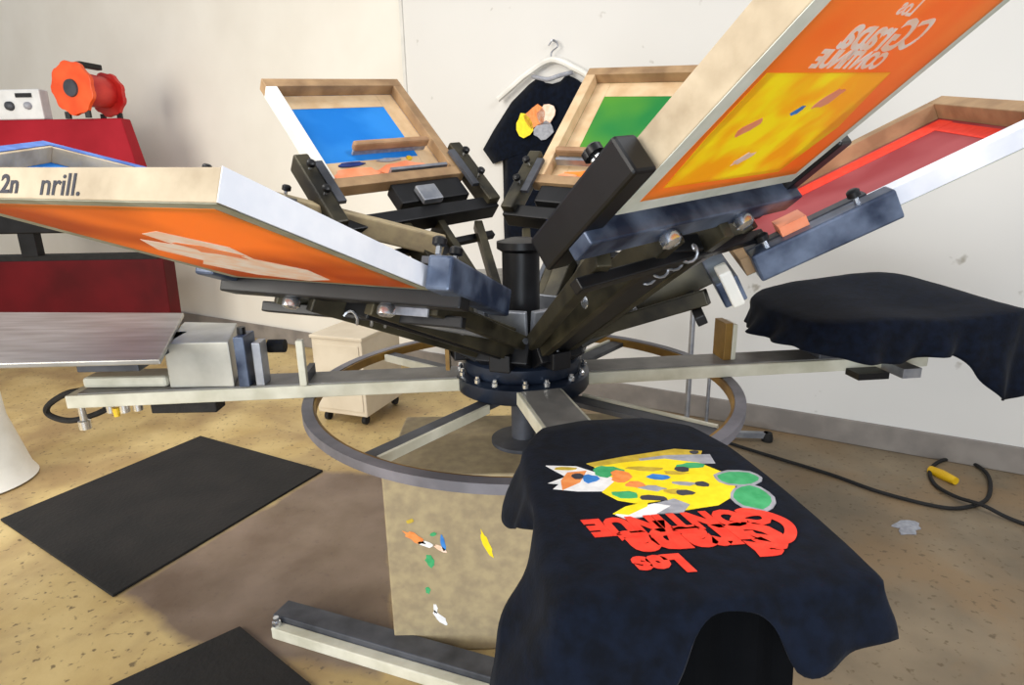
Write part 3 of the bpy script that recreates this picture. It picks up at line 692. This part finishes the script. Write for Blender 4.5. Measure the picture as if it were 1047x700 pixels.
# ------------------------------------------------------------------ T-shirts on the pallets
def shirt(name, f, ctrl, ztop, label, thick=.004, rows=9, seed=1, top_h=None, rip=.010, n=220):
    """ctrl: closed list of (x, y, drop, out) around the pallet edge"""
    t = thing(name, f(0, .25, ztop-.02), label, 'T-shirt')
    rd = random.Random(seed); ph = rd.uniform(0, 6)
    m = len(ctrl); S = []
    # arc-length resample with Catmull-Rom
    raw = []
    for i in range(m):
        p0, p1, p2, p3 = ctrl[i-1], ctrl[i], ctrl[(i+1) % m], ctrl[(i+2) % m]
        for j in range(12):
            u = j/12
            cr = [.5*((2*p1[q])+(p2[q]-p0[q])*u+(2*p0[q]-5*p1[q]+4*p2[q]-p3[q])*u*u+(3*p1[q]-p0[q]-3*p2[q]+p3[q])*u**3) for q in range(4)]
            ln = [p1[q]+(p2[q]-p1[q])*u for q in range(4)]
            raw.append([.35*cr[0]+.65*ln[0], .35*cr[1]+.65*ln[1], cr[2], cr[3]])
    acc = [0]
    for i in range(len(raw)):
        a, b = raw[i], raw[(i+1) % len(raw)]; acc.append(acc[-1]+math.hypot(b[0]-a[0], b[1]-a[1])+.25*abs(b[2]-a[2]))
    for k in range(n):
        s = acc[-1]*k/n; i = max(j for j in range(len(raw)) if acc[j] <= s); u = (s-acc[i])/max(1e-6, acc[i+1]-acc[i])
        a, b = raw[i], raw[(i+1) % len(raw)]; S.append([a[q]+(b[q]-a[q])*u for q in range(4)])
    area = sum(S[i][0]*S[(i+1) % n][1]-S[(i+1) % n][0]*S[i][1] for i in range(n)); sg = 1 if area > 0 else -1
    nor = []
    for i in range(n):
        a, b = S[i-3], S[(i+3) % n]; dx, dy = b[0]-a[0], b[1]-a[1]; l = math.hypot(dx, dy) or 1; nor.append((sg*dy/l, -sg*dx/l))
    cx = sum(s[0] for s in S)/n; cy = sum(s[1] for s in S)/n
    vs = []; fs = []
    def tz(x, y): return ztop+(top_h(x, y) if top_h else 0)+.0012*noise.noise(V((x*14, y*14, seed)))
    TR = 9
    for k in range(TR):       # top, from the centre outwards
        s = (k+.15)/(TR-1+.15) if k < TR-1 else 1
        for i in range(n):
            x = cx+(S[i][0]-cx)*s; y = cy+(S[i][1]-cy)*s; vs.append(f(x, y, tz(x, y)-(.0 if k < TR-1 else .003)))
    dist = 0
    for k in range(1, rows+1):
        u = k/rows
        for i in range(n):
            x, y, dr, out = S[i]; nx, ny = nor[i]
            arc = 2*PI*i/n
            w = (math.sin(arc*11+ph)*.55+math.sin(arc*19+ph*2+u*1.5)*.45+.6*noise.noise(V((x*9, y*9, u*2+seed))))*rip*u**1.2
            o = .006+out*(u**1.15)+w
            z = tz(x, y)-.003-dr*u**(.9 if u > .2 else 1.1)*(1+.05*math.sin(arc*7+ph)*u)
            vs.append(f(x+nx*o, y+ny*o, z))
    tot = TR+rows
    for k in range(tot-1):
        for i in range(n): fs.append((k*n+i, k*n+(i+1) % n, (k+1)*n+(i+1) % n, (k+1)*n+i))
    fs.append([i for i in range(n)][::-1])
    mb = MB(); mb.v = [V(p) for p in vs]; mb.f = fs
    o = mb.build('body', 'cloth', t, solid=thick)
    for p in o.data.polygons: p.use_smooth = True
    return t
T1 = shirt('printed_shirt', fl, [(-.200, .515, .150, .050), (-.14, .52, .15, .035), (-.10, .520, .145, .03), (-.075, .521, .10, .028), (-.055, .522, .035, .02), (-.025, .522, .014, .012), (.025, .522, .014, .012), (.052, .521, .035, .02), (.075, .520, .085, .03), (.12, .520, .088, .03), (.16, .518, .080, .03),
      (.198, .512, .075, .03), (.202, .44, .13, .035), (.20, .36, .10, .03), (.194, .25, .08, .03), (.180, .13, .07, .02), (.145, .03, .06, .02), (.07, -.02, .05, .02),
      (-.05, -.028, .05, .02), (-.145, .0, .08, .03), (-.185, .08, .12, .045), (-.193, .15, .13, .035), (-.196, .22, .08, .01), (-.198, .30, .05, .0), (-.20, .38, .11, .045), (-.20, .44, .17, .085)], .929,
      'black T-shirt with yellow and red print stretched over the front pallet', seed=3, rip=.010)
# inside back layer seen through the neck opening
mb = MB(fl); vs = []; nn = 24
for k in range(5):
    for i in range(nn+1):
        x = -.11+.21*i/nn; vs.append((x, .503+.006*math.sin(i*.8)+.004*k, .905-.04*k-.015*math.sin(PI*i/nn)*k/4))
mb.add(vs, [(k*(nn+1)+i, k*(nn+1)+i+1, (k+1)*(nn+1)+i+1, (k+1)*(nn+1)+i) for k in range(4) for i in range(nn)])
mb.build('back_panel', 'clothin', T1, solid=.003)
# neck rib along the opening
# print
Zp = [.9318]
def art(m, pts, name='print', lbl=None, dz=0):
    Zp[0] += .00005
    return MB(fl).prism(pts, .9300, Zp[0]+dz).build(name, m, T1, label=lbl)
art('pwhite', [(-.166, .168), (-.114, .178), (-.085, .206), (-.046, .235), (-.066, .270), (-.13, .262), (-.167, .250), (-.155, .235), (-.172, .23), (-.139, .212)], lbl='white part of the print')
art('porange', [(-.134, .198), (-.1, .196), (-.12, .235), (-.153, .256), (-.15, .225)], lbl='orange part of the print')
art('polive', [(-.095, .17), (-.025, .153), (.076, .135), (.122, .15), (.101, .187), (-.01, .182), (-.08, .19)], lbl='olive strip of the print')
art('pgrey', [(.0, .165), (.05, .158), (.13, .165), (.125, .20), (.05, .195), (.0, .19)], lbl='grey part of the print')
art('pyellow', [(-.085, .185), (-.03, .175), (.045, .171), (.098, .194), (.125, .235), (.123, .28), (.108, .308), (.072, .332), (.016, .339), (-.003, .307), (-.043, .313), (-.074, .298), (-.092, .27), (-.06, .235)], lbl='yellow part of the print')
art('pgreen', blob(-.066, .203, .024, .02, seed=2), lbl='green part of the print')
art('pgreen', blob(.083, .203, .026, .012, seed=4), lbl='green part of the print')
art('pgrey', blob(.14, .256, .040, .027, .1, seed=41, j=.12)); art('pgreen', blob(.14, .256, .034, .021, .1, seed=41, j=.12), lbl='green leaf of the print')
art('pgrey', blob(.131, .318, .036, .04, .6, seed=44, j=.14)); art('pgreen', blob(.131, .317, .030, .034, .6, seed=44, j=.14), lbl='green leaf of the print')
art('pgrey', [(-.02, .315), (.012, .305), (.03, .325), (.012, .345), (-.03, .343)])
art('pwhite', [(-.089, .338), (-.05, .322), (-.022, .315), (.0, .325), (-.03, .345), (-.076, .352)], lbl='white part of the print')
art('pyellow', [(-.092, .335), (-.068, .318), (-.03, .308), (-.035, .322), (-.07, .342)])
for (x, y, rx, ry, m) in ((-.135, .185, .02, .006, 'polive'), (-.10, .225, .012, .014, 'pblue'), (-.035, .255, .018, .01, 'porange'), (-.05, .225, .016, .02, 'porange'), (.01, .235, .018, .009, 'pblue'), (.0, .205, .03, .007, 'polive'),
                          (.045, .225, .02, .006, 'polive'), (-.01, .27, .02, .009, 'pgrey'), (.02, .285, .018, .008, 'polive'), (.045, .262, .022, .006, 'pgrey'), (.06, .215, .012, .009, 'marker'), (.072, .268, .010, .009, 'marker'),
                          (.035, .29, .014, .009, 'marker'), (-.018, .30, .020, .008, 'marker'), (-.12, .215, .01, .008, 'marker'), (.105, .155, .008, .006, 'marker'), (-.06, .285, .02, .01, 'pgreen')):
    art(m, blob(x, y, rx, ry, .2, 10, seed=int(x*500+y*900)))
Zb = .9312
mb = MB(fl)
def rowtxt(txt, size, cx, y, shear, off, sx=1):
    vs, fs = text_mesh(txt, size, shear, off)
    vs = [(cx-x*sx, y+yy, .9335) for x, yy, _ in [(v[0], -v[1], 0) for v in vs]]
    mb.add(vs, fs)
# letters read from the hub side: first letter at +x, tops towards the operator
mb.v = []; mb.f = []
def rowt(txt, size, cx, y0, shear, off, sx=1):
    vs, fs = text_mesh(txt, size, shear, off)
    mb.add([(cx-x*sx, y0+yy, .9326) for x, yy, _ in vs], fs)
rowt('CONTINUE', .056, -.008, .350, -.25, .0035, .92)
rowt('Grapa', .088, .010, .388, -.25, .0055, .98)
rowt('Los', .046, -.065, .446, -.25, .004, 1.0)
o = mb.build('lettering', 'pred', T1, solid=.0008, label='red curly lettering')
pts = smooth_path([(.07, .455, 0), (.10, .452, 0), (.085, .42, 0), (.12, .432, 0), (.142, .41, 0), (.143, .385, 0), (.12, .362, 0), (.09, .365, 0), (.075, .38, 0)], 6)
mb = MB(fl); Lf = []; Rg = []
for i in range(len(pts)):
    d = (pts[min(i+1, len(pts)-1)]-pts[max(i-1, 0)]).normalized(); q = V((-d.y, d.x, 0))*.008
    Lf.append((pts[i].x+q.x, pts[i].y+q.y, .9328)); Rg.append((pts[i].x-q.x, pts[i].y-q.y, .9328))
k = len(pts); mb.add(Lf+Rg, [(i, i+1, k+i+1, k+i) for i in range(k-1)])
mb.build('lettering_swash', 'pred', T1, solid=.0008, label='red swash of the capital letter')

# right shirt
fr = arm_local(8.5)
def hr(x, y): return .05*math.exp(-((x-1.3)/.28)**2)*max(0, min(1, (y+.1)/.35))+.006*math.sin(x*14)
shirt('draped_shirt', fr, [(.825, -.19, .075, .02), (.87, -.235, .10, .02), (.95, -.255, .115, .02), (1.05, -.26, .12, .015), (1.16, -.26, .10, .02), (1.26, -.26, .12, .02), (1.35, -.26, .20, .02), (1.44, -.255, .27, .02), (1.51, -.22, .26, .02),
      (1.53, -.08, .22, .03), (1.53, .10, .20, .03), (1.5, .24, .16, .03), (1.3, .27, .14, .02), (1.05, .26, .13, .02), (.92, .24, .12, .02), (.85, .18, .10, .02), (.81, .0, .09, .03)], .995,
      'plain black T-shirt draped over the pallet at right', seed=11, top_h=hr, rip=.026)

# ------------------------------------------------------------------ light
wd = bpy.data.worlds.new('room light'); SC.world = wd; wd.use_nodes = True
wd.node_tree.nodes['Background'].inputs[0].default_value = (.92, .95, 1, 1)
wd.node_tree.nodes['Background'].inputs[1].default_value = .5
def area(name, loc, target, sx, sy, power, col):
    l = bpy.data.lights.new(name, 'AREA'); l.shape = 'RECTANGLE'; l.size = sx; l.size_y = sy; l.energy = power; l.color = col
    o = bpy.data.objects.new(name, l); COL.objects.link(o); o.location = loc
    o.rotation_euler = (V(target)-V(loc)).to_track_quat('-Z', 'Y').to_euler(); return o
area('window_light', (-4.4, -1.0, 2.5), (-2.2, 4.2, 1.3), 3.2, 2.2, 235, (1, .95, .86))
area('overhead_light', (-1.8, 2.0, 3.3), (-1.7, 2.2, 0), 1.4, .6, 50, (1, .96, .90))
area('overhead_light', (1.7, .5, 3.2), (-.2, 1.0, 1.0), 1.2, .6, 55, (.95, .97, 1))  # added fill from above right, brightens the white-taped screen side
area('camera_side_fill', (-.5, -2.4, .95), (-.1, 1.8, 1.2), 2.6, 1.7, 105, (.84, .92, 1))  # added fill low behind the camera, brightens screen undersides and shirt skirts

# ------------------------------------------------------------------ camera
cd = bpy.data.cameras.new('camera'); cam = bpy.data.objects.new('camera', cd); COL.objects.link(cam)
cd.sensor_width = 36; cd.lens = 625/1047*36; cd.clip_start = .05
p, r = .27, -.018
Fw = V((0, math.cos(p), -math.sin(p))); Rt = V((1, 0, 0)); Up = Rt.cross(Fw)
R2 = Rt*math.cos(r)+Up*math.sin(r); U2 = -Rt*math.sin(r)+Up*math.cos(r)
mw = Matrix((R2, U2, -Fw)).transposed().to_4x4(); mw.translation = V((0, 0, 1.42)); cam.matrix_world = mw
SC.camera = cam
SC.view_settings.view_transform = 'Standard'; SC.view_settings.look = 'None'; SC.view_settings.exposure = 0; SC.view_settings.gamma = 1
SC.view_settings.use_curve_mapping = False
